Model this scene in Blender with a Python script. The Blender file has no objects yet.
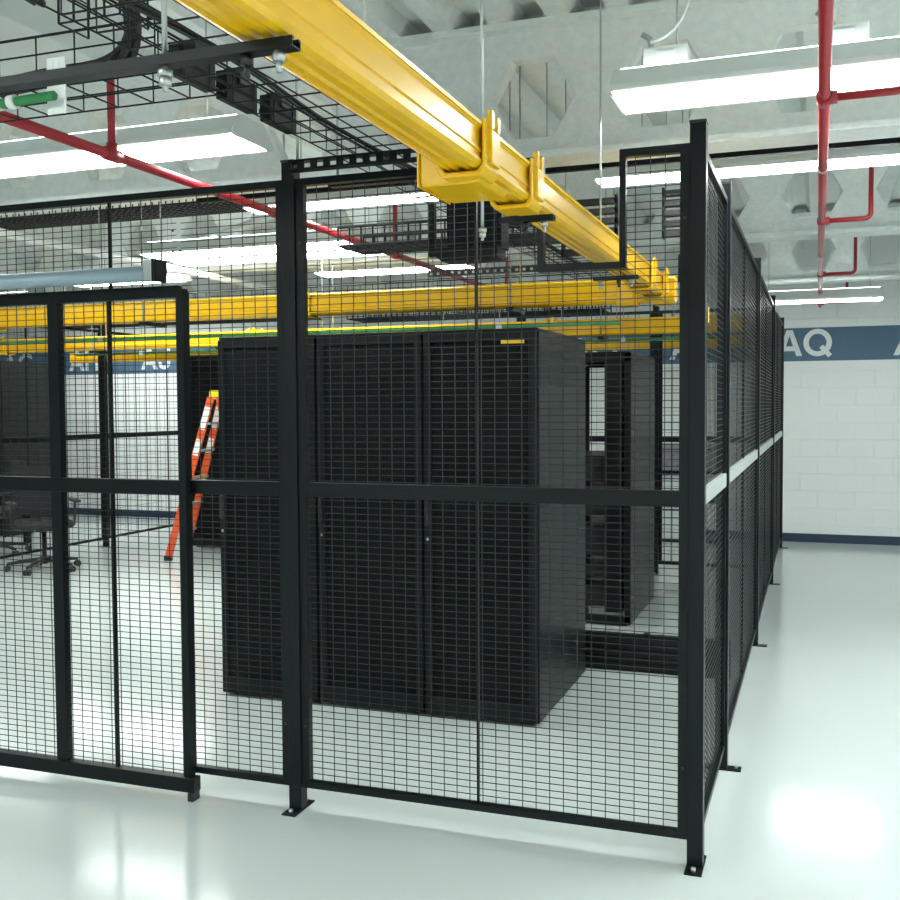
import bpy, math, random
from mathutils import Vector, Matrix
random.seed(7)
S = bpy.context.scene
C = S.collection
PI = math.pi

# ------------------------------------------------------------------ camera
def set_camera():
    yaw, pitch, roll, F = 0.3465, -0.0433, -0.0056, 1018.7
    cy, sy = math.cos(yaw), math.sin(yaw)
    f = Vector((-sy*math.cos(pitch), cy*math.cos(pitch), math.sin(pitch)))
    r = Vector((cy, sy, 0)); u = r.cross(f)
    r2 = r*math.cos(roll) + u*math.sin(roll); u2 = r2.cross(f)
    cd = bpy.data.cameras.new('camera'); co = bpy.data.objects.new('camera', cd); C.objects.link(co)
    m = Matrix(((r2.x, u2.x, -f.x, 0.3892), (r2.y, u2.y, -f.y, -3.5891), (r2.z, u2.z, -f.z, 1.6169), (0, 0, 0, 1)))
    co.matrix_world = m
    cd.sensor_width = 36; cd.lens = F/900*36; cd.clip_start = .05; cd.clip_end = 100
    S.camera = co
set_camera()

# ------------------------------------------------------------------ world, exposure
w = bpy.data.worlds.new('world'); S.world = w; w.use_nodes = True
w.node_tree.nodes['Background'].inputs[0].default_value = (.75, .9, 1, 1)
w.node_tree.nodes['Background'].inputs[1].default_value = .05
S.view_settings.view_transform = 'Standard'; S.view_settings.look = 'None'
S.view_settings.gamma = 1; S.view_settings.use_curve_mapping = False
S.view_settings.exposure = 0.38
LAMP = 17.0        # strength of the fluorescent diffusers

# ------------------------------------------------------------------ materials
def mat(name, col, rough=.5, metal=0, noise=0, nscale=8, bump=0, bscale=60, coat=0, emit=0, spec=.5, transp=0):
    m = bpy.data.materials.new(name); m.use_nodes = True
    nt = m.node_tree; N = nt.nodes; L = nt.links
    b = N['Principled BSDF']
    b.inputs['Base Color'].default_value = (*col, 1); b.inputs['Roughness'].default_value = rough
    b.inputs['Metallic'].default_value = metal; b.inputs['Specular IOR Level'].default_value = spec
    b.inputs['Coat Weight'].default_value = coat; b.inputs['Coat Roughness'].default_value = .08
    tc = N.new('ShaderNodeTexCoord')
    nz = N.new('ShaderNodeTexNoise'); nz.inputs['Scale'].default_value = nscale; nz.inputs['Detail'].default_value = 4
    L.new(tc.outputs['Object'], nz.inputs['Vector'])
    mx = N.new('ShaderNodeMix'); mx.data_type = 'RGBA'
    d = noise if noise else .03
    mx.inputs[6].default_value = (*[c*(1-d) for c in col], 1); mx.inputs[7].default_value = (*[min(1, c*(1+d)) for c in col], 1)
    L.new(nz.outputs['Fac'], mx.inputs[0]); L.new(mx.outputs[2], b.inputs['Base Color'])
    if bump:
        n2 = N.new('ShaderNodeTexNoise'); n2.inputs['Scale'].default_value = bscale; n2.inputs['Detail'].default_value = 3
        L.new(tc.outputs['Object'], n2.inputs['Vector'])
        bp = N.new('ShaderNodeBump'); bp.inputs['Strength'].default_value = bump; bp.inputs['Distance'].default_value = .01
        L.new(n2.outputs['Fac'], bp.inputs['Height']); L.new(bp.outputs[0], b.inputs['Normal'])
    if emit:
        b.inputs['Emission Color'].default_value = (.93, 1, .97, 1); b.inputs['Emission Strength'].default_value = emit
    if transp:
        t = N.new('ShaderNodeBsdfTransparent'); ms = N.new('ShaderNodeMixShader'); ms.inputs[0].default_value = transp
        L.new(b.outputs[0], ms.inputs[1]); L.new(t.outputs[0], ms.inputs[2])
        L.new(ms.outputs[0], N['Material Output'].inputs[0])
    return m
M = dict(
    black=mat('black_powder_coat', (.0055, .0085, .010), .36, noise=.1, spec=.22),
    wire=mat('black_coated_wire', (.011, .014, .015), .36, spec=.4),
    tray=mat('black_tray_wire', (.008, .010, .011), .45, spec=.3),
    rackm=mat('rack_black', (.004, .0065, .0075), .4, noise=.1, spec=.22),
    rackside=mat('rack_side_panel', (.0095, .0135, .014), .38, noise=.12, nscale=3, spec=.32),
    perf=mat('perforated_steel', (.003, .005, .006), .5, spec=.18, transp=.12),
    rail=mat('rack_rail', (.03, .036, .038), .4, metal=.4),
    gap=mat('rack_dark_seam', (.004, .005, .005), .6),
    yellow=mat('yellow_plastic', (.86, .49, .002), .27, noise=.04, coat=.15),
    yellow2=mat('yellow_lid_plastic', (.90, .52, .004), .24, noise=.04, coat=.2),
    white=mat('white_enamel', (.78, .82, .8), .35, noise=.03),
    lamp=mat('fluorescent_diffuser', (.9, .9, .9), .4, emit=LAMP),
    uplamp=mat('fluorescent_uplight', (.9, .9, .9), .4, emit=LAMP*.45),
    red=mat('red_sprinkler_paint', (.38, .018, .028), .35, noise=.12),
    green=mat('green_conduit', (.03, .22, .07), .4, noise=.1),
    steel=mat('galvanised_steel', (.5, .53, .53), .35, metal=.8, noise=.1),
    bluesteel=mat('blue_grey_steel_tube', (.33, .43, .49), .38, metal=.3, noise=.1),
    sheenrail=mat('grey_sheen_rail', (.42, .46, .45), .4, noise=.05),  # light reflected by the side fence mid rail, put into its base colour
    ceil=mat('sprayed_grey_deck', (.78, .83, .81), .85, noise=.12, nscale=14, bump=.5, bscale=70),
    beam=mat('fireproofed_beam', (.84, .88, .865), .9, noise=.12, nscale=22, bump=.6, bscale=50),
    orange=mat('orange_fibreglass', (.75, .1, .02), .4, noise=.08),
    alu=mat('aluminium', (.6, .62, .62), .35, metal=.7),
    ladyellow=mat('yellow_ladder_cap', (.85, .6, .01), .4),
    fabric=mat('black_chair_fabric', (.02, .023, .026), .85, noise=.2, nscale=60, bump=.3, bscale=300),
    plast=mat('black_plastic', (.015, .017, .018), .4),
    bluew=mat('blue_banner_paint', (.075, .15, .235), .55, noise=.06),
    navy=mat('navy_baseboard', (.012, .03, .075), .35),
    letter=mat('white_letter_vinyl', (.8, .85, .85), .5),
    greybox=mat('light_grey_metal', (.82, .87, .86), .45, noise=.04),
    card=mat('mottled_grey_carton', (.34, .33, .36), .8, noise=.7, nscale=30),
    cable=mat('black_cable', (.012, .013, .014), .5),
    sticker=mat('yellow_sticker', (.8, .55, .03), .5),
    floorlip=mat('rack_tray_metal', (.2, .22, .22), .4, metal=.3),
)

def wall_mat():
    m = mat('painted_block_wall', (.88, .90, .895), .5, noise=.03, nscale=2)
    nt = m.node_tree; N = nt.nodes; L = nt.links; b = N['Principled BSDF']
    tc = N.new('ShaderNodeTexCoord'); mp = N.new('ShaderNodeMapping'); mp.inputs['Rotation'].default_value = (PI/2, 0, 0)
    br = N.new('ShaderNodeTexBrick'); L.new(tc.outputs['Object'], mp.inputs[0]); L.new(mp.outputs[0], br.inputs['Vector'])
    br.inputs['Scale'].default_value = 1; br.inputs['Brick Width'].default_value = .4; br.inputs['Row Height'].default_value = .2
    br.inputs['Mortar Size'].default_value = .006; br.inputs['Mortar Smooth'].default_value = .6
    bp = N.new('ShaderNodeBump'); bp.inputs['Strength'].default_value = .6; bp.inputs['Distance'].default_value = .006; bp.invert = True
    L.new(br.outputs['Fac'], bp.inputs['Height']); L.new(bp.outputs[0], b.inputs['Normal'])
    return m
M['wall'] = wall_mat()

def floor_mat():
    m = mat('glossy_epoxy_floor', (.62, .675, .665), .2, noise=.035, nscale=1.3, spec=.5)
    nt = m.node_tree; N = nt.nodes; L = nt.links; b = N['Principled BSDF']
    tc = N.new('ShaderNodeTexCoord'); nz = N.new('ShaderNodeTexNoise'); nz.inputs['Scale'].default_value = 2.2; nz.inputs['Detail'].default_value = 3
    L.new(tc.outputs['Object'], nz.inputs['Vector'])
    mr = N.new('ShaderNodeMapRange'); mr.inputs[3].default_value = .10; mr.inputs[4].default_value = .16
    L.new(nz.outputs['Fac'], mr.inputs[0]); L.new(mr.outputs[0], b.inputs['Roughness'])
    return m
M['floor'] = floor_mat()

# ------------------------------------------------------------------ mesh builder
class MB:
    def __init__(s): s.v = []; s.f = []; s.sm = []
    def face(s, idx, sm=False): s.f.append(idx); s.sm.append(sm)
    def box(s, x0, y0, z0, x1, y1, z1):
        if x0 > x1: x0, x1 = x1, x0
        if y0 > y1: y0, y1 = y1, y0
        if z0 > z1: z0, z1 = z1, z0
        n = len(s.v)
        s.v += [(x0,y0,z0),(x1,y0,z0),(x1,y1,z0),(x0,y1,z0),(x0,y0,z1),(x1,y0,z1),(x1,y1,z1),(x0,y1,z1)]
        for q in ((0,3,2,1),(4,5,6,7),(0,1,5,4),(1,2,6,5),(2,3,7,6),(3,0,4,7)): s.face(tuple(n+i for i in q))
        return s
    def tube(s, pts, r, seg=8, cap=True):
        pts = [Vector(p) for p in pts]; n0 = len(s.v); K = len(pts)
        rs = r if isinstance(r, (list, tuple)) else [r]*K
        up = None
        for i, p in enumerate(pts):
            t = (pts[min(i+1, K-1)] - pts[max(i-1, 0)]).normalized()
            if up is None:
                up = Vector((0,0,1)) if abs(t.z) < .9 else Vector((0,1,0))
            a = t.cross(up).normalized(); b = a.cross(t).normalized(); up = b
            for k in range(seg):
                an = 2*PI*(k+.5)/seg
                q = p + (a*math.cos(an) + b*math.sin(an))*rs[i]; s.v.append(tuple(q))
        for i in range(K-1):
            for k in range(seg):
                k2 = (k+1) % seg
                s.face((n0+i*seg+k, n0+(i+1)*seg+k, n0+(i+1)*seg+k2, n0+i*seg+k2), seg > 5)
        if cap:
            s.face(tuple(n0+k for k in range(seg))); s.face(tuple(n0+(K-1)*seg+k for k in reversed(range(seg))))
        return s
    def prism(s, poly, axis, a, b):
        """poly: 2D points; axis 'x': (y,z) swept in x; 'y': (x,z) swept in y; 'z': (x,y) swept in z"""
        def P(u, v, t): return (t,u,v) if axis == 'x' else ((u,t,v) if axis == 'y' else (u,v,t))
        n = len(s.v); K = len(poly)
        for t in (a, b):
            for (u, v) in poly: s.v.append(P(u, v, t))
        s.face(tuple(n+i for i in range(K))); s.face(tuple(n+K+i for i in reversed(range(K))))
        for i in range(K):
            j = (i+1) % K; s.face((n+j, n+i, n+K+i, n+K+j))
        return s
    def build(s, name, m, parent=None, bevel=0, off=(0,0,0)):
        me = bpy.data.meshes.new(name)
        vs = s.v if off == (0,0,0) else [(a-off[0], b-off[1], c-off[2]) for a, b, c in s.v]
        me.from_pydata(vs, [], s.f); me.update()
        me.polygons.foreach_set('use_smooth', s.sm)
        me.materials.append(M[m] if isinstance(m, str) else m)
        import bmesh
        bm = bmesh.new(); bm.from_mesh(me); bmesh.ops.recalc_face_normals(bm, faces=bm.faces); bm.to_mesh(me); bm.free()
        o = bpy.data.objects.new(name, me); C.objects.link(o)
        o.location = off
        if parent: o.parent = parent
        if bevel:
            bv = o.modifiers.new('bevel', 'BEVEL'); bv.width = bevel; bv.segments = 2; bv.limit_method = 'ANGLE'
        return o

def tag(o, label=None, cat=None, group=None, kind=None):
    if label: o['label'] = label
    if cat: o['category'] = cat
    if group: o['group'] = group
    if kind: o['kind'] = kind
    return o
def thing(name, label, cat, loc=(0,0,0), rz=0, group=None):
    o = bpy.data.objects.new(name, None); C.objects.link(o); o.location = loc; o.rotation_euler = (0,0,rz)
    o.empty_display_size = .1
    return tag(o, label, cat, group)
def kids(o): return [c for c in C.objects if c.parent == o]
def dup(o, parent=None, loc=None, rz=None, label=None, group=None):
    c = o.copy(); C.objects.link(c)
    if parent: c.parent = parent
    for ch in kids(o): dup(ch, c)
    if loc: c.location = loc
    if rz is not None: c.rotation_euler = (0,0,rz)
    if label: c['label'] = label
    if group: c['group'] = group
    return c
def struct(name, mb, m): return tag(mb.build(name, m), kind='structure')

# ------------------------------------------------------------------ room shell
X0, X1, Y0, Y1, ZC = -13.5, 5.5, -6.5, 9.0, 3.55
struct('floor', MB().box(X0-.2, Y0-.2, -.15, X1+.2, Y1+.2, 0), 'floor')
struct('wall_back', MB().box(X0-.2, Y1, 0, X1+.2, Y1+.2, ZC+.1), 'wall')
struct('wall_front', MB().box(X0-.2, Y0-.2, 0, X1+.2, Y0, ZC+.1), 'wall')
struct('wall_left', MB().box(X0-.2, Y0, 0, X0, Y1, ZC+.1), 'wall')
struct('wall_right', MB().box(X1, Y0, 0, X1+.2, Y1, ZC+.1), 'wall')
# corrugated steel deck, flutes running away from the viewer
poly = []; p = .30; n = int((X1-X0)/p)+1
for i in range(n):
    x = X0 + i*p
    poly += [(x, ZC), (x+.11, ZC), (x+.15, ZC+.085), (x+.26, ZC+.085)]
poly += [(X0+n*p, ZC), (X0+n*p, ZC+.16), (X0, ZC+.16)]
struct('ceiling', MB().prism(poly, 'y', Y0, Y1), 'ceil')
struct('baseboard_back', MB().box(X0, Y1-.012, 0, X1, Y1, .1), 'navy')
struct('baseboard_right', MB().box(X1-.012, Y0, 0, X1, Y1-.02, .1), 'navy')
struct('baseboard_left', MB().box(X0, Y0, 0, X0+.012, Y1-.02, .1), 'navy')
banner = struct('trim_1', MB().box(X0, Y1-.004, 2.115, X1, Y1, 2.50), 'bluew')
Hh = .285
def strokes(ch):
    """bold sans capitals as filled polygons, cap height .285"""
    t = .056
    if ch == 'A':
        P = [[(0,0),(.062,0),(.082,.06),(.188,.06),(.208,0),(.27,0),(.168,Hh),(.102,Hh)]]; return P, .27, [[(.098,.108),(.172,.108),(.135,.222)]]
    if ch == 'H': return [[(0,0),(t,0),(t,.118),(.18,.118),(.18,0),(.18+t,0),(.18+t,Hh),(.18,Hh),(.18,.168),(t,.168),(t,Hh),(0,Hh)]], .236, []
    if ch == 'J':
        o = [(.20,Hh),(.144,Hh),(.144,.09)]+[(.1+.044*math.cos(a), .09-.042*math.sin(a)) for a in [PI*k/8 for k in range(1, 8)]]+[(.056,.10),(0,.10)]
        o += [(.1-.1*math.cos(a), .095-.1*math.sin(a)) for a in [PI*k/10 for k in range(1, 10)]]+[(.2,.1)]
        return [o], .2, []
    if ch == 'Q':
        e = [(.15+.15*math.cos(2*PI*k/28), Hh/2+.15*math.sin(2*PI*k/28)) for k in range(28)]
        i = [(.15+.092*math.cos(2*PI*k/28), Hh/2+.096*math.sin(2*PI*k/28)) for k in range(28)]
        return [e, [(.168,.085),(.262,-.022),(.302,.012),(.206,.118)]], .30, [i]
def letters(txt, x):
    if all(c in 'AHJQ' for c in txt):
        m = MB(); dx = 0
        for ch in txt:
            polys, wd, holes = strokes(ch)
            for k, q in enumerate(polys):
                if holes and k == 0:
                    hh = holes[0]; cx = sum(a for a, b in hh)/len(hh); cy = sum(b for a, b in hh)/len(hh)
                    if ch == 'A':
                        m.prism([(dx+a, b) for a, b in [(0,0),(.062,0),(.135,.222),(.135,Hh)] + [(.102,Hh)]], 'z', -.002, .002)
                        m.prism([(dx+a, b) for a, b in [(.27,0),(.208,0),(.135,.222),(.135,Hh),(.168,Hh)]], 'z', -.002, .002)
                        m.prism([(dx+a, b) for a, b in [(.079,.055),(.191,.055),(.172,.107),(.098,.107)]], 'z', -.002, .002)
                    else:
                        for i in range(28):
                            j = (i+1) % 28; m.prism([(dx+q[i][0], q[i][1]), (dx+q[j][0], q[j][1]), (dx+hh[j][0], hh[j][1]), (dx+hh[i][0], hh[i][1])], 'z', -.002, .002)
                else: m.prism([(dx+a, b) for a, b in q], 'z', -.002, .003 if k else .002)
            dx += wd + .012
        o = m.build('grid_letters', 'letter', banner); o.location = (x, Y1-.007, 2.175); o.rotation_euler = (PI/2, 0, 0); o.scale = (1.04, 1.06, 1)
        o['label'] = 'white letters ' + txt + ' on the blue wall band'
        return
    cu = bpy.data.curves.new('letters', 'FONT'); cu.body = txt; cu.size = .40; cu.extrude = .002; cu.offset = .009; cu.space_character = 1.08
    o = bpy.data.objects.new('letters_tmp', cu); C.objects.link(o)
    dg = bpy.context.evaluated_depsgraph_get(); me = bpy.data.meshes.new_from_object(o.evaluated_get(dg))
    bpy.data.objects.remove(o); me.materials.clear(); me.materials.append(M['letter'])
    q = bpy.data.objects.new('grid_letters', me); C.objects.link(q); q.parent = banner
    q.location = (x, Y1-.006, 2.17); q.rotation_euler = (PI/2, 0, 0)
    q['label'] = 'white letters ' + txt + ' on the blue wall band'
for t, x in (('AF', -12.8), ('AG', -11.53), ('AH', -10.27), ('AJ', -8.97), ('AK', -7.7), ('AL', -6.4), ('AM', -5.1), ('AN', -3.85), ('AO', -2.55), ('AP', -1.3), ('AQ', -.07), ('AR', 1.2), ('AS', 2.45), ('AT', 3.7)):
    letters(t, x)

# castellated beams with hexagonal openings, spanning the room
PITCH, XC = .66, .33
def beam(y, label):
    t = thing('castellated_beam', label, 'beam', (0, y, 2.86), 0, 'castellated ceiling beams')
    t['kind'] = 'structure'
    wb = MB(); zb, zt, zm = .035, .69, .32
    a, h = .11, .20
    k0 = int((X0-XC)/PITCH)-0; k1 = int((X1-XC)/PITCH)
    for k in range(k0+1, k1):
        c = XC + k*PITCH; l, r = c-PITCH/2, c+PITCH/2
        wb.prism([(l,zm),(c-.22,zm),(c-a,zm+h),(c+a,zm+h),(c+.22,zm),(r,zm),(r,zt),(l,zt)], 'y', -.045, .045)
        wb.prism([(l,zm),(l,zb),(r,zb),(r,zm),(c+.22,zm),(c+a,zm-h),(c-a,zm-h),(c-.22,zm)], 'y', -.045, .045)
    l = XC+(k0+.5)*PITCH; r = XC+(k1-.5)*PITCH
    wb.box(X0, -.045, zb, l, .045, zt); wb.box(r, -.045, zb, X1, .045, zt)
    wb.build('web', 'beam', t)
    fl = MB(); fl.box(X0, -.12, 0, X1, .12, .035); fl.build('bottom_flange', 'beam', t, bevel=.008)
    tf = MB(); tf.box(X0, -.12, .655, X1, .12, .69); tf.build('top_flange', 'beam', t)
    return t
for y, lb in ((-4.45, 'grey castellated beam with hexagonal holes, behind the viewer'), (-1.45, 'grey castellated beam with hexagonal holes, above the front trays'),
              (1.55, 'nearest grey castellated beam with hexagonal holes, behind the yellow raceway top'), (4.55, 'middle grey castellated beam with hexagonal holes over the second cabinet row'),
              (7.55, 'farthest grey castellated beam with hexagonal holes near the lettered wall')):
    if y > -1: beam(y, lb)
    elif y > -4: beam(y, lb)

# ------------------------------------------------------------------ fluorescent fixtures
def fixture(x0, x1, y, z, label, k=1.0, group='fluorescent ceiling fixtures'):
    t = thing('fluorescent_fixture', label, 'ceiling light', ((x0+x1)/2, y, z), 0, group)
    L = (x1-x0)/2
    prof = [(-.19,0),(-.165,0),(-.155,.02),(.155,.02),(.165,0),(.19,0),(.19,.02),(.10,.105),(-.10,.105),(-.19,.02)]
    prof = [(a*k, b) for a, b in prof]
    MB().prism(prof, 'x', -L, L).build('housing', 'white', t)
    d = MB(); d.prism([(a*k, b) for a, b in ((-.15,.019),(-.15,.004),(-.12,-.012),(.12,-.012),(.15,.004),(.15,.019))], 'x', -L+.012, L-.012); d.build('diffuser', 'lamp', t)
    e = MB(); e.box(-L-.004, -.17*k, -.006, -L+.008, .17*k, .03); e.build('end_cap', 'white', t)
    e = MB(); e.box(L-.008, -.17*k, -.006, L+.004, .17*k, .03); e.build('end_cap', 'white', t)
    for sy in (-1, 1):
        MB().box(-L+.03, min(sy*.098*k, sy*.082*k), .104, L-.03, max(sy*.098*k, sy*.082*k), .109).build('uplight_slot', 'uplamp', t)
    top = ZC - z
    for sx in (-L*.8, L*.8):
        MB().tube([(sx, 0, .105), (sx, 0, top)], .004, 6).build('hanger_rod', 'steel', t)
    return t
FX = [(-.40, 2.0, .66, 2.86, 'large bright strip light above the front right fence corner'),
      (-4.6, -2.12, .66, 2.86, 'large bright strip light at the upper left above the gate'),
      (-.78, 1.66, 2.12, 2.86, 'thin bright strip light across the right behind the corner post', .62),
      (-3.0, -1.75, 2.12, 2.86, 'short strip light just right of the left fence post', .62),
      (-4.85, -2.86, 4.05, 2.87, 'strip light behind the left fence post above the cabinets'),
      (-4.85, -2.86, 3.62, 2.87, 'strip light just in front of its twin above the cabinets, behind the left post'),
      (-4.0, -2.5, 5.05, 2.85, 'strip light above the far yellow raceway, left of the junction box'),
      (-6.15, -4.98, 4.2, 2.765, 'small far strip light under the blue-grey gate track'),
      (-.21, .98, 7.3, 2.645, 'farthest strip light in front of the lettered wall', .8),
      (2.3, 4.6, 2.12, 2.86, 'unseen strip light added over the right side of the aisle'),  # out of view, added as extra light for the right aisle
      (2.6, 4.9, .66, 2.86, 'unseen strip light added far to the right over the aisle'),  # added beyond the right edge of view for more aisle light
      (3.4, 5.2, 5.0, 2.86, 'unseen strip light added over the far right of the aisle'),  # extra aisle light, added outside the view
      (-9.2, -7.0, 2.12, 2.86, 'strip light over the left end of the cage'),
      (-10.5, -8.2, 6.0, 2.86, 'strip light over the far left cabinets'),
      (-9.6, -7.2, 7.9, 2.86, 'strip light added to brighten the back wall at the far left'),  # added because the left part of the back wall was too dim
      (-3.6, -1.2, -2.9, 2.86, 'unseen strip light added over the floor before the gate'),  # added overhead, out of view, to light the floor and fence front
      (1.2, 3.6, -2.9, 2.86, 'unseen strip light added above and right of the viewer'),  # out of view, added to light the front floor from the right
      (-3.4, -1.0, -4.9, 2.86, 'unseen strip light added behind the viewer on the left'),  # added behind the camera as fill for floor and fence
      (1.0, 3.4, -4.9, 2.86, 'unseen strip light added behind the viewer on the right'),  # second fill light added behind the camera
      (-8.6, -6.2, -2.4, 2.86, 'unseen strip light added over the left aisle')]  # unseen, added to light the floor and fence from the left
for f in FX: fixture(*f)
def jbox(x, y, z, label):
    t = thing('junction_box', label, 'junction box', (x, y, z), 0)
    MB().box(-.09, -.05, 0, .09, .05, .09).build('body', 'white', t, bevel=.006)
    MB().box(-.04, -.056, .02, .04, -.05, .07).build('cover', 'greybox', t, bevel=.003)
    MB().tube([(-.06, 0, .09), (-.07, 0, .14), (-.1, 0, .16)], .012, 8).build('connector', 'steel', t)
    return t
jbox(-.2, .66, 2.967, 'white junction box on top of the large right strip light, left end')
jbox(.47, .66, 2.967, 'white junction box on top of the large right strip light, beside the red pipe')
wc = MB(); pts = []
for i in range(17):
    t = i/16; pts.append((-.26 + .26*t**.7 + .02*math.sin(t*6), .62 - .1*t, 3.08 + .47*(t**1.5)))
wc.tube(pts, .008, 8)
tag(wc.build('lamp_cord', 'white'), 'thin white cord curving up from the large right strip light', 'cord')

# ------------------------------------------------------------------ wire fence
PT, MIDZ, BZ, TOPZ = .0508, 1.29, .095, 2.505
def post(x, y, label, rz=0, flange=(0, 1)):
    t = thing('fence_post', label, 'fence post', (x, y, 0), rz, 'square fence posts')
    MB().box(-PT/2-.002, -PT/2-.002, .006, PT/2+.002, PT/2+.002, 2.57).build('tube', 'black', t, bevel=.003)
    MB().box(-PT/2-.004, -PT/2-.004, 2.57, PT/2+.004, PT/2+.004, 2.578).build('cap', 'plast', t)
    fx, fy = flange
    if fx: b = MB().box(-.085, -.03, 0, .085, .03, .006)
    else: b = MB().box(-.03, -.085, 0, .03, .085, .006)
    b.build('base_plate', 'black', t, bevel=.001)
    for s in (-1, 1):
        c = (s*.062*fx, s*.062*fy)
        MB().tube([(c[0], c[1], .006), (c[0], c[1], .02)], .009, 6).build('anchor_bolt', 'steel', t)
    return t
def panel(name, L, label, loc, rz, z0=BZ, z1=TOPZ, mid=MIDZ, fr=.032, railh=.056, notch=None, mull=(), railm='black', group='wire mesh fence panels', cat='fence panel', sp=(.0508, .0254), frames=(1, 1), left_top=None, wr=.00135):
    """panel in its own x-z plane, x from 0 to L"""
    t = thing(name, label, cat, loc, rz, group)
    d = .016; ff = fr*.85; lt = z1 if left_top is None else left_top
    f = MB(); f.box(0, -d, z0, L, d, z0+ff)
    if frames[0]: f.box(0, -d, z0+ff, fr, d, lt-(ff if left_top is None else 0))
    if frames[1]: f.box(L-fr, -d, z0+ff, L, d, z1-ff)
    if notch:
        n0, n1, nz = notch; q = .022
        f.box(0, -d, z1-ff, n0, d, z1); f.box(n1, -d, z1-ff, L, d, z1)
        f.box(n0-q, -d, nz, n0, d, z1-ff); f.box(n1, -d, nz, n1+q, d, z1-ff); f.box(n0-q, -d, nz-q, n1+q, d, nz)
    else: f.box(0, -d, z1-ff, L, d, z1)
    f.build('frame', 'black', t)
    if mid: MB().box(fr, -d-.004, mid-railh/2, L-fr, d, mid+railh/2).build('mid_rail', railm, t, bevel=.0015)
    for mx in mull: MB().box(mx-.004, -.008, z0+.027, mx+.004, .008, z1-.02 if not notch or not (notch[0]-.03 < mx < notch[1]) else notch[2]).build('stiffener', 'black', t)
    wm = MB()
    nx = int((L-2*fr)/sp[0]+.5)
    for i in range(1, nx):
        x = fr + (L-2*fr)*i/nx; zt = z1-.01
        if notch and notch[0]-.02 < x < notch[1]+.02: zt = notch[2]-.01
        wm.box(x-wr, -wr, z0+.01, x+wr, wr, zt)
    nz_ = int((z1-z0-2*fr)/sp[1]+.5)
    for i in range(1, nz_):
        z = z0+fr + (z1-z0-2*fr)*i/nz_
        if notch and z > notch[2]-.01:
            wm.box(.01, -wr*2.6, z-wr, notch[0]-.01, -wr*.6, z+wr); wm.box(notch[1]+.01, -wr*2.6, z-wr, L-.01, -wr*.6, z+wr)
        else: wm.box(.01, -wr*2.6, z-wr, L-.01, -wr*.6, z+wr)
    wm.build('wire_mesh', 'wire', t)
    # lugs that bolt the panel to its posts
    for x in (.004, L-.004):
        for z in (z0+.25, z1-.25):
            MB().tube([(x+(.012 if x < L/2 else -.012), -.016, z), (x+(.012 if x < L/2 else -.012), -.020, z)], .0055, 6).build('bolt', 'plast', t)
    return t
XL = -1.565
h = PT/2 + .003
post(0, 0, 'black square corner post at the front right of the cage', 0, (0, 1))
post(XL, 0, 'black square post left of the front cabinets, full height', 0, (0, 1))
panel('mesh_fence', -XL-2*h, 'front wire fence panel with a notch for the yellow raceway', (XL+h, 0, 0), 0, notch=(.995, 1.268, 2.118), mull=(.765-h,))
# left of the left post: fixed strip beside the gate, transom over it
panel('mesh_fence', .49, 'narrow wire fence panel between the left post and the gate', (XL-h-.49, 0, 0), 0, mull=(), left_top=2.09)
post(-4.4, 0, 'black square post at the far side of the gate', 0, (0, 1))
panel('mesh_fence', XL-h-.492+4.4-h, 'wire transom panel above the sliding gate header', (-4.4+h, 0, 0), 0, z0=2.09, mid=None, mull=(1.945,), frames=(1, 0), group=None, cat='fence panel')
panel('mesh_fence', 2.98-2*h, 'wire fence panel left of the gate opening', (-7.38+h, 0, 0), 0)
post(-7.38, 0, 'black square corner post at the front left of the cage', 0, (0, 1))
# sliding gate leaf
g = thing('sliding_gate', 'black wire mesh sliding gate with heavy bottom rail in front fence', 'gate', (-4.2, -.055, 0))
def gx(x): return x+4.2
fm = MB()
for a, b in ((-4.2, -4.13), (-2.70, -2.645), (-2.052, -2.022)): fm.box(gx(a), -.018, .095, gx(b), .018, 2.06)
fm.box(gx(-4.2), -.018, 2.06, gx(-2.022), .018, 2.095)
fm.build('gate_frame', 'black', g)
MB().box(gx(-4.2), -.03, .035, gx(-2.0), .022, .095).build('bottom_rail', 'black', g, bevel=.003)
MB().box(gx(-4.13), -.02, MIDZ-.03, gx(-2.052), .014, MIDZ+.03).build('mid_rail', 'black', g, bevel=.002)
MB().box(gx(-2.402), -.008, .095, gx(-2.389), .008, 2.06).build('stiffener', 'black', g)
wm = MB(); wr = .00135
for i in range(1, 43):
    x = gx(-4.2)+i*.0508; wm.box(x-wr, -wr, .09, x+wr, wr, 2.06)
for i in range(1, 78):
    z = .09+i*.0254; wm.box(.02, -wr*2.6, z-wr, 2.16, -wr*.6, z+wr)
wm.build('wire_mesh', 'wire', g)
MB().box(gx(-2.03), -.03, .0, gx(-2.005), .02, .034).build('roller_foot', 'plast', g)
# gate track tube
tr = thing('gate_track', 'round blue-grey steel track tube above the sliding gate', 'track', (-4.3, -.12, 2.155))
MB().tube([(0, 0, 0), (2.17, 0, 0)], .032, 16).build('tube', 'bluesteel', tr)
b = MB(); b.box(2.19, -.036, -.035, 2.205, .05, .055); b.build('end_bracket', 'black', tr, bevel=.003)
MB().box(2.15, -.036, -.03, 2.19, .036, .05).build('end_clamp', 'steel', tr, bevel=.004)
MB().box(.1, .0, -.02, .16, .104, .02).build('wall_bracket', 'black', tr)

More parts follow.
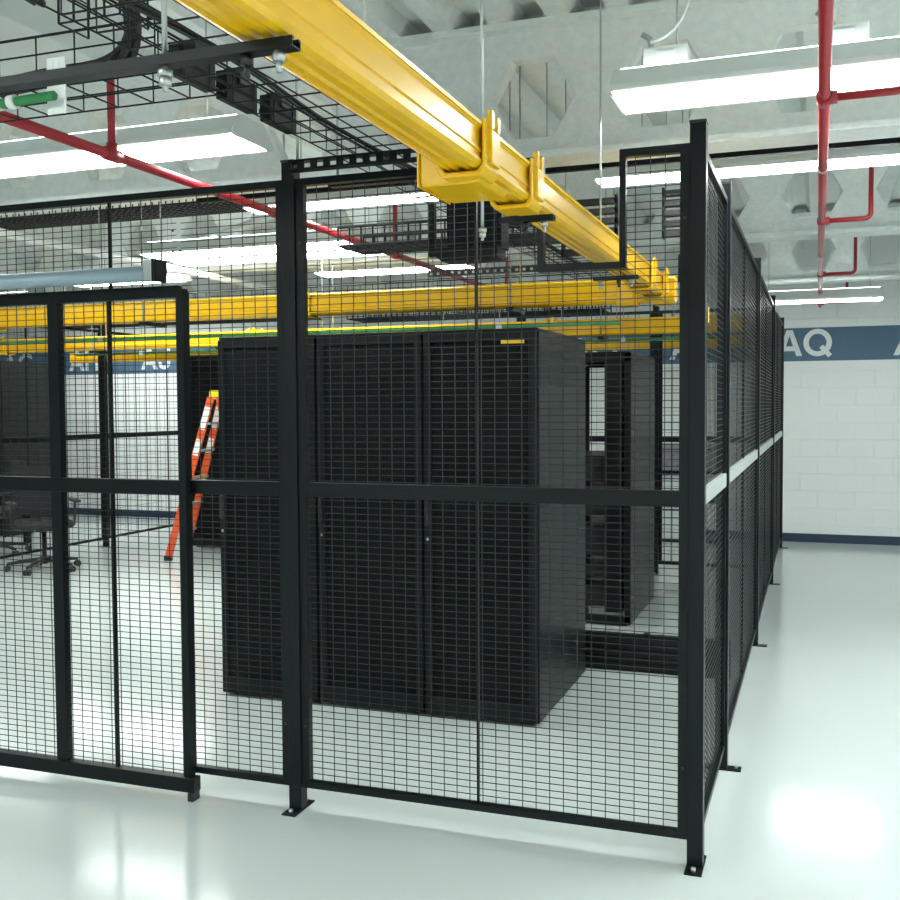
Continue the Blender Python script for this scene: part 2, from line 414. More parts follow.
# right side fence running to the far wall
ys = [0, 1.02, 3.47, 5.94, 8.39]
names = ['first', 'second', 'third', 'last']
pl = ['black fence post one narrow panel behind the front right corner post', 'black fence post in the middle of the right side fence', 'black fence post second from the far end of the right side fence', 'black fence post at the far end of the right side fence by the wall']
for i in range(1, 5): post(0, ys[i], pl[i-1], 0, (1, 0))
pn = ['narrow right side fence panel next to the front corner post', 'second panel of the right side fence with reflected light painted grey on its mid rail', 'third panel of the right side fence, farther along the aisle', 'farthest panel of the right side fence near the lettered wall']
for i in range(4):
    L = ys[i+1]-ys[i]-2*h
    t = panel('mesh_fence', L, pn[i], (0, ys[i]+h, 0), PI/2, railm='sheenrail', mull=() if L < 2 else (L/2,))
tag(MB().box(.018, .15, 1.91, .0185, .19, 1.965).build('warning_sticker', 'sticker'), 'small yellow sticker on the right side fence behind the corner post', 'sticker')
# left side fence
ysl = [0, 3.7, 6.14, 8.58]
for i in range(1, 4): post(-7.38, ysl[i], ['black fence post of the left side fence, nearest', 'black fence post of the left side fence, seen through the gate', 'black fence post of the left side fence close to the back wall'][i-1], 0, (1, 0))
for i in range(3):
    panel('mesh_fence', ysl[i+1]-ysl[i]-2*h, ['long left side fence panel nearest the gate', 'middle left side fence panel in front of the far cabinets', 'far left side fence panel before the white wall'][i], (-7.38, ysl[i]+h, 0), PI/2, mull=(1.2,), sp=(.1016, .1016), wr=.0013)
# back fence
post(-2.4, 6.2, 'black fence post of the back fence, hidden behind the cabinets', 0, (0, 1))
post(-1.06, 6.2, 'black fence post of the back fence, seen right of the second cabinet row', 0, (0, 1))
panel('mesh_fence', 1.34-2*h, 'back fence panel behind the second cabinet row', (-2.4+h, 6.2, 0), 0, sp=(.1016, .1016), wr=.0013)
panel('mesh_fence', 1.0-2*h, 'back fence panel seen just left of the corner post', (-1.06+h, 6.2, 0), 0, mull=(.12,), sp=(.1016, .1016), wr=.0013)

# ------------------------------------------------------------------ cabinets
def cabinet(name, label, loc, W=.595, D=1.14, H=1.99, front='perf', gear=(), group='server cabinets', side=(1, 1), top=True, colw=0):
    t = thing(name, label, 'server cabinet', loc, 0, group)
    fr = MB(); c = .045
    for x in (0, W-c):
        for y in (.03, D-.03-c): fr.box(x, y, .015, x+c, y+c, H)
    for z in (.015, H-.06):
        for x in (0, W-c): fr.box(x, .03, z, x+c, D-.03, z+.06)
        for y in (.03, D-.03-c): fr.box(0, y, z, W, y+c, z+.06)
    fr.build('frame', 'rackm', t, bevel=.002)
    if top: MB().box(.002, .02, H, W-.002, D-.02, H+.012).build('top_panel', 'rackm', t, bevel=.002)
    if side[0]: MB().box(-.001, .035, .02, .004, D-.035, H-.01).build('side_panel', 'rackside', t)
    if side[1]: MB().box(W-.004, .035, .02, W+.001, D-.035, H-.01).build('side_panel', 'rackside', t)
    for y in (.13, D-.22):
        for x in (.06, W-.09):
            r = MB(); r.box(x, y, .1, x+.03, y+.012, H-.06)
            r.build('mounting_rail', 'rail', t)
    if front == 'perf':
        d = thing2('door', t)
        e = MB(); e.box(.006, 0, .02, .045, .026, H-.004); e.box(W-.045, 0, .02, W-.006, .026, H-.004); e.box(.045, 0, .02, W-.045, .026, .11); e.box(.045, 0, H-.05, W-.045, .026, H-.004)
        q = e.build('door', 'rackm', t, bevel=.003)
        pp = MB(); pp.box(.045, .009, .11, W-.045, .012, H-.05)
        pp.build('perforated_sheet', 'perf', q)
        hb = MB(); hb.box(.012, -.018, 1.0, .034, 0, 1.13); hb.build('handle', 'plast', q, bevel=.004)
        MB().tube([(.023, -.003, .93), (.023, .0, .93)], .008, 10).build('lock', 'steel', q)
        rd = MB(); rd.box(.02, D-.022, .06, W-.02, D-.018, H-.02); rd.build('rear_door', 'perf', t)
    for (z0, z1, mm) in gear:
        q = MB().box(.06, .14, z0, W-.06-colw, D-.25, z1).build('equipment_unit', mm, t, bevel=.003)
        MB().box(.075, .132, z0+.008, W-.075-colw, .14, z1-.008).build('faceplate', 'rail' if mm != 'greybox' else 'greybox', q)
    for x in (.05, W-.05):
        for y in (.08, D-.08):
            MB().tube([(x, y, 0), (x, y, .012)], .022, 10).tube([(x, y, .012), (x, y, .045)], .008, 8).build('levelling_foot', 'rail', t)
    return t
def thing2(n, t): return None
c1 = cabinet('server_cabinet', 'left cabinet of the front row of three, empty, white floor at its left', (-2.745, 1.295, 0), W=.608, front='perf', gear=((.3, .34, 'rackm'),), side=(1, 0), group='front row of three server cabinets')
c2 = cabinet('server_cabinet', 'middle cabinet of the front row of three, open inside', (-2.134, 1.295, 0), W=.608, front='perf', gear=(), side=(0, 0), group='front row of three server cabinets')
c3 = cabinet('server_cabinet', 'right cabinet of the front row, plain side panel facing the corner post', (-1.523, 1.295, 0), W=.608, front='perf', gear=tuple((.15+.14*i, .15+.14*i+.12, 'rackm') for i in range(12)), side=(1, 1), group='front row of three server cabinets')
tag(MB().box(-1.10, 1.291, 1.925, -.98, 1.2945, 1.942).build('cabinet_label', 'sticker'), 'narrow yellow label at the top of the right front cabinet', 'label')
# second row
c4 = cabinet('server_cabinet', 'end cabinet of the second row, upper half open and see-through', (-1.475, 3.74, 0), D=1.2, front='open', gear=((.12,.26,'rackm'),(.34,.42,'rail'),(.5,.72,'rackside'),(.8,1.0,'rackm'),(1.05,1.24,'rackm')), side=(0, 1), group='second row of server cabinets', colw=.14)
MB().box(.405, .02, .1, .53, .11, 1.93).build('cable_manager', 'rackm', c4, bevel=.003)
for i, lb in ((0, 'second row cabinet next to the open end cabinet'), (1, 'second row cabinet, third from the right end')):
    cabinet('server_cabinet', lb, (-2.07-.595*i, 3.74, 0), D=1.3, front='perf', gear=((.2,.5,'rackm'),(.7,1.2,'rackm')) if i else (), side=(1, 0), group='second row of server cabinets')
# far cabinets behind ladder and at far left
for i, lb in ((0, 'far tall black cabinet just behind the orange ladder'), (1, 'far tall black cabinet right of the one behind the ladder'),):
    cabinet('server_cabinet', lb, (-6.42+.61*i, 6.42, 0), W=.6, D=1.0, H=2.2, gear=((.3,.9,'rackm'),(1.0,1.8,'rackm')), group='far row of tall server cabinets')
for i in range(4):
    cabinet('server_cabinet', ['far tall black cabinet left of the white wall beyond the gate', 'far tall black cabinet, second from the white wall beyond the gate', 'far tall black cabinet, third from the white wall beyond the gate', 'far tall black cabinet at the left end beyond the gate'][i], (-9.76-.61*i, 6.42, 0), W=.6, D=1.0, H=2.2, gear=((.3,.9,'rackm'),(1.0,1.8,'rackm')), group='far row of tall server cabinets')
sg = MB().box(-9.42, 6.41, 1.93, -9.30, 6.416, 1.975); tag(sg.build('cabinet_label', 'letter'), 'small white label on the far left cabinet', 'label')
# low black kick panel between the rows
kp = thing('kick_panel', 'low black ribbed panel on the floor right of the cabinets', 'floor panel', (-1.35, 2.53, 0))
MB().box(0.0, 0, 0, 1.27, .06, .225).build('panel', 'rackm', kp, bevel=.004)
MB().box(0.0, -.012, .02, 1.24, 0, .05).box(0, -.012, .1, 1.24, 0, .13).box(0, -.012, .18, 1.24, 0, .21).build('rib', 'black', kp, bevel=.002)
MB().tube([(.78, .03, .225), (.78, .03, .24)], .02, 10).build('knob', 'plast', kp)
# shelf rack with boxes beyond the back fence
sr = thing('shelf_rack', 'low grey metal shelf rack behind the back fence', 'shelf', (-1.45, 6.5, 0))
f = MB()
for x in (0, .97):
    for y in (0, .47): f.box(x, y, 0, x+.03, y+.03, 1.27)
f.build('frame', 'rackm', sr)
for z in (.27, .66, .94): MB().box(0, 0, z, 1.0, .5, z+.03).build('shelf', 'rackm', sr)
def simplebox(name, label, cat, x0, x1, y0, y1, z0, z1, m, extra=None):
    t = thing(name, label, cat, ((x0+x1)/2, (y0+y1)/2, z0))
    hx, hy, hz = (x1-x0)/2, (y1-y0)/2, z1-z0
    MB().box(-hx, -hy, 0, hx, hy, hz).build('body', m, t, bevel=.006)
    MB().box(-hx+.02, -hy-.004, hz*.82, hx-.02, -hy, hz*.86).build('seam', 'rail', t)
    if extra:
        for i in range(3): MB().box(hx-.10, -hy-.006, .04+i*.1, hx-.03, -hy, .10+i*.1).build('socket', 'gap', t)
    return t
simplebox('equipment_box', 'light grey box with three dark sockets on the lowest shelf', 'box', -1.35, -.72, 6.53, 6.93, .30, .64, 'greybox', True)
simplebox('equipment_box', 'plain grey box on the middle shelf behind the back fence', 'box', -1.35, -.6, 6.53, 6.93, .69, .93, 'greybox')
simplebox('carton', 'mottled dark carton on the top shelf behind the back fence', 'box', -1.4, -.55, 6.53, 6.93, .97, 1.22, 'card')

# ------------------------------------------------------------------ yellow fibre raceways
def raceway(name, L, label, loc, rz, couplers=(), W=.1, H=.115, group='yellow fibre raceways'):
    """runs along its own +y, centred on x=0, bottom at z=0"""
    t = thing(name, label, 'cable raceway', loc, rz, group)
    w = W/2
    hf = [(.006,.006),(.010,0),(.020,0),(.024,.006),(w-.018,.006),(w-.014,-.001),(w-.003,.003),(w+.006,.012),(w+.006,.019),(w-.001,.024),
          (w-.001,.036),(w+.003,.039),(w+.003,.044),(w-.002,.048),(w-.002,H-.018),(w+.004,H-.012)]
    ch = [(-x, z) for x, z in reversed(hf)][:0] + hf + [(-x, z) for x, z in reversed(hf)]
    MB().prism(ch, 'y', 0, L).build('channel', 'yellow', t)
    ld = [(-w-.008,H-.012),(w+.008,H-.012),(w+.009,H-.004),(w+.003,H),(w-.004,H+.004),(-w+.004,H+.004),(-w-.003,H),(-w-.009,H-.004)]
    MB().prism(ld, 'y', 0, L).build('lid', 'yellow2', t)
    for y in couplers:
        k = MB(); e = .015
        outer = [(-w-e,H+.008),(-w-e,-.002),(-w-e+.014,-.018),(w+e-.014,-.018),(w+e,-.002),(w+e,H+.008),(w+.006,H+.008),(w+.006,.01),(w-.006,-.006),(-w+.006,-.006),(-w-.006,.01),(-w-.006,H+.008)]
        k.prism(outer, 'y', y-.055, y+.055)
        q = k.build('coupler', 'yellow', t, bevel=.004)
        for s in (-1, 1):
            r = MB(); x0, x1 = s*(w+.012), s*(w+.026)
            r.box(x0, y-.034, H*.1, x1, y+.034, H*.85); r.box(x0, y-.034, H*.85, x1, y-.014, H+.03); r.box(x0, y+.012, H*.85, x1, y+.034, H+.024)
            r.build('latch', 'yellow', q, bevel=.003)
    return t
ZR = 2.178
ry = raceway('fibre_raceway', 5.75, 'large glossy yellow raceway running overhead through the fence notch', (-.412, -3.6, ZR), 0, couplers=(2.37, 2.79, 4.95, 5.35, 5.68), W=.092, H=.108)
# side exit fitting under the near couplers
ex = thing('raceway_tee', 'yellow tee fitting under the large raceway between its couplers', 'raceway fitting', (-.412, -1.1, ZR-.006))
MB().prism([(-.118,.07),(-.118,-.012),(-.110,-.022),(.0,-.022),(.03,-.018),(.046,-.002),(-.052,-.002),(-.056,.07)], 'y', -.15, .07).build('body', 'yellow', ex, bevel=.005)
MB().prism([(-.124,.075),(-.124,-.022),(-.118,-.024),(-.118,.075)], 'y', -.155, .075).build('end_lip', 'yellow2', ex, bevel=.002)
MB().box(-.12, -.153, .07, -.056, .073, .076).build('cover', 'yellow2', ex, bevel=.002)
raceway('fibre_raceway', 9.6, 'yellow raceway above the front cabinets, across the whole cage', (-.33, 1.95, 2.165), PI/2, couplers=(.25, 2.2, 4.6, 7.2), H=.125)
raceway('fibre_raceway', 9.8, 'yellow raceway above the second cabinet row', (-.12, 4.38, 2.16), PI/2, couplers=(1.5, 4.2, 7.0), H=.125)
raceway('fibre_raceway', 8.45, 'farthest yellow raceway in front of the blue wall band', (-.12, 7.05, 2.19), PI/2, couplers=(2.0, 5.0), H=.115)
# threaded rods and struts carrying the raceways
def hanger(x, y, z, label, sx0, sx1, rod=True, rm='steel', zt=ZC):
    t = thing('strut_hanger', label, 'hanger', (x, y, z), 0, 'strut hangers')
    if sx0 is not None:
        pf = [(-.014,.004),(.014,.004),(.014,.02),(.007,.02),(.007,.016),(.011,.016),(.011,.007),(-.011,.007),(-.011,.016),(-.007,.016),(-.007,.02),(-.014,.02)]
        MB().prism(pf, 'x', sx0-x, sx1-x).build('strut', 'black', t)
        n = 2
        for i in range(n):
            bx = sx1-x-.03-i*.055
            MB().tube([(bx, 0, .004), (bx, 0, -.012)], .010, 6).tube([(bx, 0, -.012), (bx, 0, -.028)], .005, 8).build('bolt', 'steel' if i == 0 else 'plast', t)
    if rod:
        MB().tube([(0, 0, -.035), (0, 0, zt-z)], .0045, 8).build('rod', rm, t)
        MB().tube([(0, 0, -.012), (0, 0, -.001)], .012, 6).tube([(0, 0, -.026), (0, 0, -.014)], .010, 6).build('nut', 'steel', t)
    return t
hanger(-.585, -2.205, 2.150, 'black strut under the near end of the large yellow raceway, with rod', -1.6, -.352)
hanger(-.50, -.848, 2.115, 'thin rod with a nut hanging beside the yellow raceway couplers', None, None)
hanger(-.50, -.68, 2.150, 'short black strut under the large raceway just before the fence', -.50, -.335, rod=False)
hanger(-.50, .80, 2.150, 'strut and pale rod under the large raceway just inside the fence', -.53, -.335)
hanger(-.50, -1.634, 2.32, 'short thin rod left of the large yellow raceway near the top of the view', None, None)
for k, (yy, zz) in enumerate(((1.86, 2.142), (4.33, 2.137), (7.0, 2.142))):
    for j, xx in enumerate((-1.2, -3.6, -6.0)):
        t = thing('strut_hanger', ['short strut hanger under the front cross raceway', 'short strut hanger under the middle cross raceway', 'short strut hanger under the far cross raceway'][k] + [' at its right', ' at its middle', ' at its left'][j], 'hanger', (xx, yy+.04, zz), 0, 'strut hangers')
        MB().box(-.02, -.12, -.01, .02, .12, .014).build('strut', 'black', t)
        for s in (-1, 1): MB().tube([(0, s*.1, .014), (0, s*.1, ZC-zz)], .005, 8).build('rod', 'steel', t)

# ------------------------------------------------------------------ black wire basket trays
def basket(name, label, loc, rz, L, W=.3, H=.1, sp=.1, r=.0028, group='black wire basket trays', nw=4):
    t = thing(name, label, 'cable tray', loc, rz, group)
    m = MB()
    for i in range(nw+1):
        x = W*i/nw; m.tube([(x, 0, 0), (x, L, 0)], r, 6)
    for x in (0, W):
        m.tube([(x, 0, H), (x, L, H)], r*1.5, 6); m.tube([(x, 0, H*.5), (x, L, H*.5)], r, 6)
    m.build('long_wires', 'tray', t)
    c = MB(); n = int(L/sp)
    for i in range(n+1):
        y = L*i/n; c.tube([(0, y, H), (0, y, 0), (W, y, 0), (W, y, H)], r, 6)
    c.build('cross_wires', 'tray', t)
    return t
basket('wire_basket_tray', 'black wire basket tray running inward left of the big yellow raceway', (-1.30, -2.6, 2.545), 0, 6.4, sp=.125)
basket('wire_basket_tray', 'black wire basket tray crossing the upper left corner of the view', (-1.31, -1.22, 2.57), PI/2, 3.6, W=.36, nw=3, sp=.13)
basket('wire_basket_tray', 'black wire basket tray inside the cage above the front cabinets', (-.60, 1.0, 2.41), PI/2, 1.25, sp=.06, r=.005, nw=6, H=.09)
basket('wire_basket_tray', 'black wire basket tray over the second cabinet row', (-.55, 3.2, 2.4), PI/2, 6.0, W=.4, H=.1)
# vertical drop basket, with cable bundle
vb = thing('vertical_wire_basket', 'upright black wire basket with cables at the upper left', 'cable tray', (-1.56, -1.3, 2.66))
m = MB()
for i in range(5):
    x = .2*i/4
    m.tube([(x, 0, 0), (x, 0, .85)], .0035, 6)
for y in (.12,):
    m.tube([(0, y, 0), (0, y, .85)], .0035, 6); m.tube([(.2, y, 0), (.2, y, .85)], .0035, 6)
for i in range(10):
    z = .85*i/9; m.tube([(0, .12, z), (0, 0, z), (.2, 0, z), (.2, .12, z)], .003, 6)
m.build('wires', 'tray', vb)
def bundle(name, label, pts, r, n, spread, mm='cable'):
    m = MB()
    for k in range(n):
        a = random.random()*6.28; d = random.random()*spread
        ox, oy, oz = d*math.cos(a), d*math.sin(a), random.uniform(-spread, spread)*.6
        q = [Vector(p)+Vector((ox, oy, oz))*(1+.5*math.sin(i*1.7+k)) for i, p in enumerate(pts)]
        out = []
        for i in range(len(q)-1):
            p0, p1, p2, p3 = q[max(i-1, 0)], q[i], q[i+1], q[min(i+2, len(q)-1)]
            for s in range(5):
                t = s/5; out.append(.5*((2*p1)+(-p0+p2)*t+(2*p0-5*p1+4*p2-p3)*t*t+(-p0+3*p1-3*p2+p3)*t**3))
        out.append(q[-1]); m.tube(out, r, 6)
    return tag(m.build(name, mm), label, 'cables')
bundle('cable_bundle', 'black cables spilling down through the upright wire basket', [(-1.46, -1.23, 3.5), (-1.44, -1.22, 3.1), (-1.42, -1.2, 2.85), (-1.43, -1.16, 2.68), (-1.55, -1.1, 2.61), (-1.8, -1.08, 2.6), (-2.2, -1.05, 2.6)], .009, 9, .028)
bundle('cable_bundle', 'black cables lying along the inward wire basket tray', [(-1.15, -2.5, 2.58), (-1.16, -1.8, 2.575), (-1.14, -1.1, 2.58), (-1.17, -.4, 2.57), (-1.15, .6, 2.575), (-1.15, 1.8, 2.58), (-1.15, 3.4, 2.575)], .005, 3, .04)
bundle('cable_bundle', 'thick black cables across the top left corner', [(-2.4, -1.45, 2.78), (-1.9, -1.45, 2.82), (-1.75, -1.4, 2.80), (-1.6, -1.32, 2.72)], .009, 8, .035)
def clamp(x, y, z, label, s=1.0):
    t = thing('splice_bracket', label, 'bracket', (x, y, z), 0, 'black splice brackets on the wire baskets')
    MB().box(-.02*s, -.09*s, 0, .02*s, .09*s, .085).build('plate', 'black', t, bevel=.003)
    for yy in (-.06, .06): MB().tube([(-.02*s, yy*s, .04), (-.034*s, yy*s, .04)], .012, 8).build('bolt', 'plast', t)
    MB().box(-.03*s, -.03, .06, .03*s, .03, .11).build('clip', 'plast', t, bevel=.003)
clamp(-1.325, -1.02, 2.555, 'black splice bracket on the inward basket tray, nearest')
clamp(-1.325, -.78, 2.555, 'black splice bracket on the inward basket tray, middle of three')
clamp(-1.325, -.52, 2.555, 'black splice bracket on the inward basket tray, farthest')
# punched struts crossing inside the cage just behind the fence top
def punched(x0, x1, y, z, label):
    t = thing('punched_strut', label, 'strut', (x0, y, z), 0, 'punched black struts')
    m = MB(); L = x1-x0; n = int(L/.05)
    m.box(0, -.02, 0, L, .02, .008); m.box(0, -.02, .033, L, .02, .041)
    for i in range(n+1): m.box(i*L/n-.014 if i else 0, -.02, .008, min(i*L/n+.014, L), -.016, .033)
    m.box(0, .016, 0, L, .02, .041) if False else None
    m.build('channel', 'black', t)
    for xx in (.03,): MB().tube([(xx, 0, .041), (xx, 0, ZC-z)], .005, 8).build('rod', 'steel', t)
punched(-1.45, -.62, .12, 2.49, 'black punched strut under the basket tray just inside the fence')
punched(-1.5, -.8, -.12, 2.505, 'black punched strut under the basket tray at the fence top')
punched(-2.1, -.7, 2.9, 2.49, 'black punched strut farther in under the basket tray')
bb = thing('junction_cabinet', 'black box hanging under the basket tray above the cabinets', 'box', (-1.20, .78, 2.30))
MB().box(0, 0, .02, .26, .12, .25).build('body', 'rackm', bb, bevel=.004)
MB().prism([(-.09,.03),(-.02,-.03),(.25,-.03),(.25,.03)], 'y', -.02, .1).build('lower_flange', 'black', bb, bevel=.003)
MB().box(.02, -.008, .05, .24, 0, .22).build('door', 'black', bb, bevel=.002)
MB().box(-.1, .03, .0, -.07, .06, .245).build('bracket', 'black', bb)
# slatted ladder sections by the corner post
def slats(x, y, z, n, label, W=.17, g=.058):
    t = thing('slatted_ladder', label, 'cable ladder', (x, y, z), 0, 'short slatted cable ladders')
    f = MB(); f.box(0, 0, 0, .012, .06, n*g); f.box(W-.012, 0, 0, W, .06, n*g); f.build('side_rail', 'black', t)
    s = MB()
    for i in range(n): s.box(0, 0, i*g+.008, W, .05, i*g+g*.72)
    s.build('slats', 'gap', t)
    for xx in (.02, W-.02): MB().tube([(xx, .03, n*g), (xx, .03, ZC-z)], .004, 6).build('rod', 'steel', t)
slats(-.47, 2.42, 2.58, 5, 'black slatted ladder section left of the corner post, upper')
slats(-.45, 3.0, 2.39, 3, 'black slatted ladder section left of the corner post, lower', W=.16)
slats(-1.06, 2.4, 2.5, 6, 'black slatted ladder section behind the yellow raceway', W=.33)
# far tangle of trays above left cabinets
for (x, y, z, L, lb) in ((-3.6, 3.0, 3.15, 2.6, 'black basket tray high above the cabinets, left of the post'), (-4.6, 5.8, 2.55, 3.5, 'far black basket tray above the orange ladder'),
                         (-1.5, 5.8, 2.5, 2.6, 'far black basket tray above the middle of the cage')):
    basket('wire_basket_tray', lb, (x, y, z), PI/2, L, W=.45, H=.1, nw=8, sp=.06, r=.006)
# pale cable runs under trays (green and white)
for (x0, x1, y, z, mm, lb) in ((-7.2, -.8, 2.9, 2.14, 'green', 'green cable conduit between the first two cross raceways'), (-2.4, -.5, 5.0, 2.28, 'white', 'white conduit beyond the second cross raceway'),
                               (-7.3, -.4, 5.6, 2.2, 'green', 'green conduit between the two far raceways')):
    t = thing('conduit', lb, 'conduit', (x0, y, z))
    L = x1-x0
    MB().tube([(0, 0, 0), (L, 0, 0)], .014, 8).build('tube', mm, t)
    for k in range(4):
        xx = L*(k+.5)/4; MB().tube([(xx, 0, 0), (xx, 0, ZC-z)], .004, 6).build('rod', 'steel', t)
        MB().box(xx-.02, -.02, -.02, xx+.02, .02, .02).build('clamp', 'steel' if k % 2 else 'white', t)
# near green conduit with white collars and plate
gc = thing('conduit', 'green conduit with white collars at the upper left', 'conduit', (-3.2, -1.36, 2.45))
MB().tube([(0, 0, -.035), (1.62, .06, .02)], .013, 12).build('tube', 'green', gc)
for xx in (1.42, 1.47): MB().tube([(xx, .0526+(xx-1.42)*.037, .0132+(xx-1.42)*.034), (xx+.022, .0534+(xx-1.42)*.037, .0139+(xx-1.42)*.034)], .019, 12).build('collar', 'white', gc)
pt_ = thing('mounting_plate', 'white slotted metal plate at the end of the green conduit', 'plate', (-1.6, -1.27, 2.43))
MB().box(-.032, 0, 0, .032, .005, .155).build('plate', 'white', pt_, bevel=.002)
MB().box(-.012, -.002, .08, -.008, .0, .14).box(.008, -.002, .08, .012, 0, .14).build('slot', 'greybox', pt_)
MB().tube([(0, -.004, .05), (0, 0, .05)], .006, 8).build('screw', 'plast', pt_)

# ------------------------------------------------------------------ sprinkler pipes
def arc(cx, cz, r, a0, a1, n=6): return [(cx+r*math.cos(a0+(a1-a0)*i/n), cz+r*math.sin(a0+(a1-a0)*i/n)) for i in range(n+1)]
sp = thing('sprinkler_pipe', 'red sprinkler main running overhead above the right aisle', 'pipe', (.4, 0, 2.72), 0)
MB().tube([(0, -4.6, 0), (0, 8.7, 0)], .021, 14).build('main', 'red', sp)
for i, y in enumerate((.38, 3.02, 5.72, 8.34)):
    a = MB()
    a.tube([(0, y, 0), (.24, y, 0)] + [(.24+.035*math.sin(q), y, .035-.035*math.cos(q)) for q in [PI/2*k/5 for k in range(1, 6)]] + [(.275, y, .34 if y > 1 else .1)], .0145, 12)
    bq = a.build('branch', 'red', sp)
    MB().tube([(.0, y, 0), (.045, y, 0)], .024, 12).tube([(0, y-.045, 0), (0, y+.045, 0)], .028, 12).build('tee', 'red', bq)
    MB().tube([(.275, y, .34 if y > 1 else .1), (.275, y, .37 if y > 1 else .13)], .011, 8).build('sprinkler_head', 'steel', bq)
for y in (1.55, 4.55, 7.55):
    MB().tube([(0, y, .02), (0, y, .14)], .005, 6).tube([(0, y-.01, 0), (0, y+.01, 0)], .026, 12).build('pipe_hanger', 'steel', sp)
sl = thing('sprinkler_pipe', 'red sprinkler pipe slanting across the upper left behind the fence', 'pipe', (-2.47, 0, 2.70), 0)
MB().tube([(0, -4.0, 0), (0, 8.6, 0)], .022, 14).build('main', 'red', sl)
for y in (.08, 3.2, 6.0):
    q = MB().tube([(0, y, 0), (0, y, .5)], .017, 12).build('riser', 'red', sl)
    MB().tube([(0, y-.045, 0), (0, y+.045, 0)], .029, 12).tube([(0, y, 0), (0, y, .05)], .024, 12).build('tee', 'red', q)
MB().tube([(0, -.95, 0), (0, -.93, 0)], .034, 14).build('coupling', 'steel', sl)
MB().tube([(0, 1.45, 0), (0, 1.5, 0)], .03, 14).build('coupling', 'red', sl)

bp = thing('black_conduit', 'long black conduit just above the thin strip light behind the corner post', 'conduit', (-3.2, 1.83, 2.9))
MB().box(0, -.02, -.03, 6.2, .02, .045).build('channel', 'black', bp, bevel=.003)
for xx in (.6, 2.2, 3.8, 5.4): MB().tube([(xx, 0, .022), (xx, 0, ZC-2.9)], .004, 6).build('rod', 'steel', bp)

# white duct at upper left, and conduits on the ceiling
dc = thing('ceiling_duct', 'white painted duct running inward at the upper left corner', 'duct', (-2.75, -3.0, 2.96))
MB().box(0, 0, 0, .5, 2.9, .22).build('body', 'white', dc, bevel=.006)
for y in (.9, 1.9): MB().box(-.012, y, -.012, .512, y+.03, .232).build('flange', 'steel', dc)
for y in (.5, 2.4):
    for x in (.05, .45): MB().tube([(x, y, .22), (x, y, ZC-2.96)], .005, 6).build('rod', 'steel', dc)
for (a, b, lb) in (((-4.95, 4.1, 3.0), (-2.6, 2.45, 3.0), 'white conduit slanting under the ceiling left of the post'),
                   ((-4.62, -.5, 2.76), (-4.62, 6.0, 2.76), 'thick white pipe running inward under the ceiling above the gate')):
    t = thing('conduit', lb, 'conduit', a)
    A = Vector(a); d = Vector(b)-A
    MB().tube([(0, 0, 0), tuple(d)], .028, 12).build('tube', 'white', t)
    for k in (.15, .85): p = d*k; MB().tube([tuple(p), (p.x, p.y, ZC-a[2])], .005, 6).build('rod', 'steel', t)

# ------------------------------------------------------------------ step ladder
ld = thing('step_ladder', 'orange fibreglass step ladder with yellow top standing behind the gate', 'ladder', (-5.57, 5.78, 0), math.radians(10))
def bar(m, a, b, w, d):
    a, b = Vector(a), Vector(b); t = (b-a).normalized(); s = Vector((0,1,0)); n = t.cross(s).normalized(); s = n.cross(t).normalized()
    k = len(m.v)
    for p in (a, b):
        for (i, j) in ((-1,-1),(1,-1),(1,1),(-1,1)): m.v.append(tuple(p + n*(i*w/2) + s*(j*d/2)))
    for q in ((0,1,2,3),(7,6,5,4),(0,4,5,1),(1,5,6,2),(2,6,7,3),(3,7,4,0)): m.face(tuple(k+i for i in q))
T = 1.72
for s in (-1, 1):
    m = MB(); bar(m, (-.06, s*.14, T), (-.53, s*.22, .03), .075, .03); q = m.build('rail', 'orange', ld, bevel=.003)
    for (f0, f1, mm) in ((.06, .2, 'letter'), (.26, .36, 'letter'), (.5, .6, 'ladyellow')):
        k = MB(); P0 = Vector((-.06, s*.14, T)); P1 = Vector((-.53, s*.22, .03)); off = Vector((0, -.0165, 0))
        bar(k, tuple(P0.lerp(P1, f0)+off), tuple(P0.lerp(P1, f1)+off), .06, .003); k.build('label_sticker', mm, q)
    k = MB(); k.box(-.57, s*.22-.022, 0, -.49, s*.22+.022, .05); k.build('foot', 'ladyellow' if s > 0 else 'plast', q)
    m = MB(); bar(m, (.015, s*.14, T), (.42, s*.2, .03), .045, .028); q = m.build('rear_leg', 'orange', ld, bevel=.003)
    k = MB(); k.box(.39, s*.2-.02, 0, .45, s*.2+.02, .12); k.build('foot', 'ladyellow', q)
for i in range(1, 6):
    f = i/6; x = -.53+.47*f; hw = .22-.08*f
    MB().box(x-.02, -hw, T*f+.0, x+.06, hw, T*f+.024).build('step', 'alu', ld, bevel=.003)
for i in range(1, 5):
    f = i/5; x = .42-.36*f; hw = .2-.06*f
    m = MB(); m.tube([(x, -hw, T*f), (x, hw, T*f)], .009, 8); m.build('rear_brace', 'alu', ld)
MB().box(-.08, -.15, T-.02, .035, .15, T+.075).build('top_cap', 'ladyellow', ld, bevel=.012)
for s in (-1, 1): m = MB(); bar(m, (-.28, s*.19, .75), (.26, s*.18, .78), .015, .006); m.build('spreader', 'alu', ld)

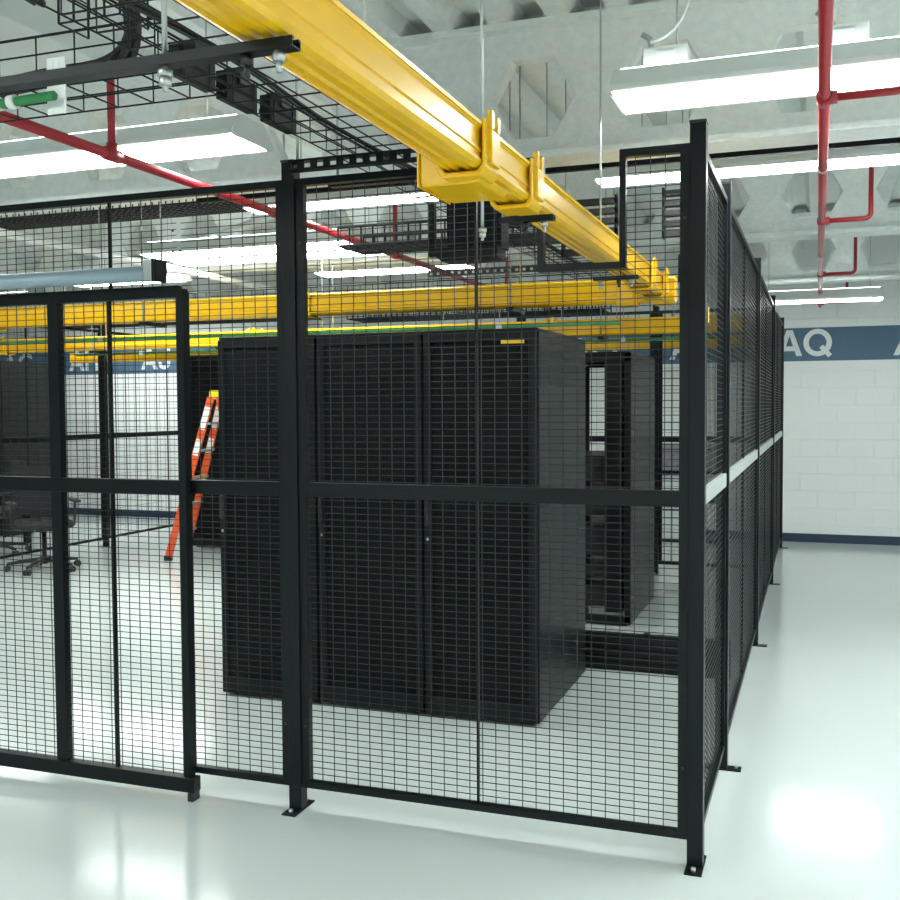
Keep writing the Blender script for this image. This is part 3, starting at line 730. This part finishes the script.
# ------------------------------------------------------------------ office chair
def office_chair(loc, rz, label):
    t = thing('office_chair', label, 'chair', loc, rz)
    MB().tube([(0,0,.07),(0,0,.13),(0,0,.131),(0,0,.4)], [.04,.04,.022,.022], 14).build('column', 'plast', t)
    for k in range(5):
        a = 2*PI*k/5+.3; c, s = math.cos(a), math.sin(a)
        q = MB().tube([(c*.02, s*.02, .11), (c*.18, s*.18, .1), (c*.35, s*.35, .075)], [.026, .021, .014], 8).build('base_leg', 'plast', t)
        w_ = MB(); px, py = c*.35, s*.35; ax, ay = -s, c
        for e in (-1, 1): w_.tube([(px+ax*e*.008, py+ay*e*.008, .029), (px+ax*e*.028, py+ay*e*.028, .029)], .029, 14)
        w_.tube([(px, py, .029), (px, py, .075)], .008, 8)
        w_.build('caster', 'plast', q)
    MB().box(-.1, -.13, .4, .1, .12, .43).build('seat_plate', 'plast', t, bevel=.01)
    o = MB().box(-.25, -.25, .43, .25, .24, .51).build('seat', 'fabric', t); bv = o.modifiers.new('b', 'BEVEL'); bv.width = .038; bv.segments = 4
    prof = [(-.22,.56),(-.24,.75),(-.22,.95),(-.15,1.03),(.15,1.03),(.22,.95),(.24,.75),(.22,.56),(.12,.53),(-.12,.53)]
    o = MB().prism(prof, 'y', .23, .30).build('backrest', 'fabric', t); bv = o.modifiers.new('b', 'BEVEL'); bv.width = .025; bv.segments = 3
    MB().tube([(0,.1,.41),(0,.25,.42),(0,.31,.5),(0,.31,.7)], .02, 8).build('back_support', 'plast', t)
    for e in (-1, 1):
        q = MB().tube([(e*.2,0,.42),(e*.29,0,.44),(e*.3,0,.56),(e*.3,0,.67)], .014, 8).build('arm_support', 'plast', t)
        MB().box(e*.3-.035, -.14, .67, e*.3+.035, .12, .7).build('armrest', 'plast', q, bevel=.01)
    return t
office_chair((-6.86, 4.55, 0), .9, 'black office chair on casters inside the cage behind the gate')
office_chair((-8.2, 5.3, 0), -.5, 'black office chair left of the far side fence')
# desk behind, at the far left
dk = thing('desk', 'dark desk beyond the left side fence in front of the far cabinets', 'desk', (-9.9, 5.5, 0))
MB().box(0, 0, .72, 1.4, .7, .75).build('desktop', 'rackside', dk, bevel=.003)
for x in (.02, 1.33):
    for y in (.03, .62): MB().box(x, y, 0, x+.05, y+.05, .72).build('leg', 'rackm', dk)
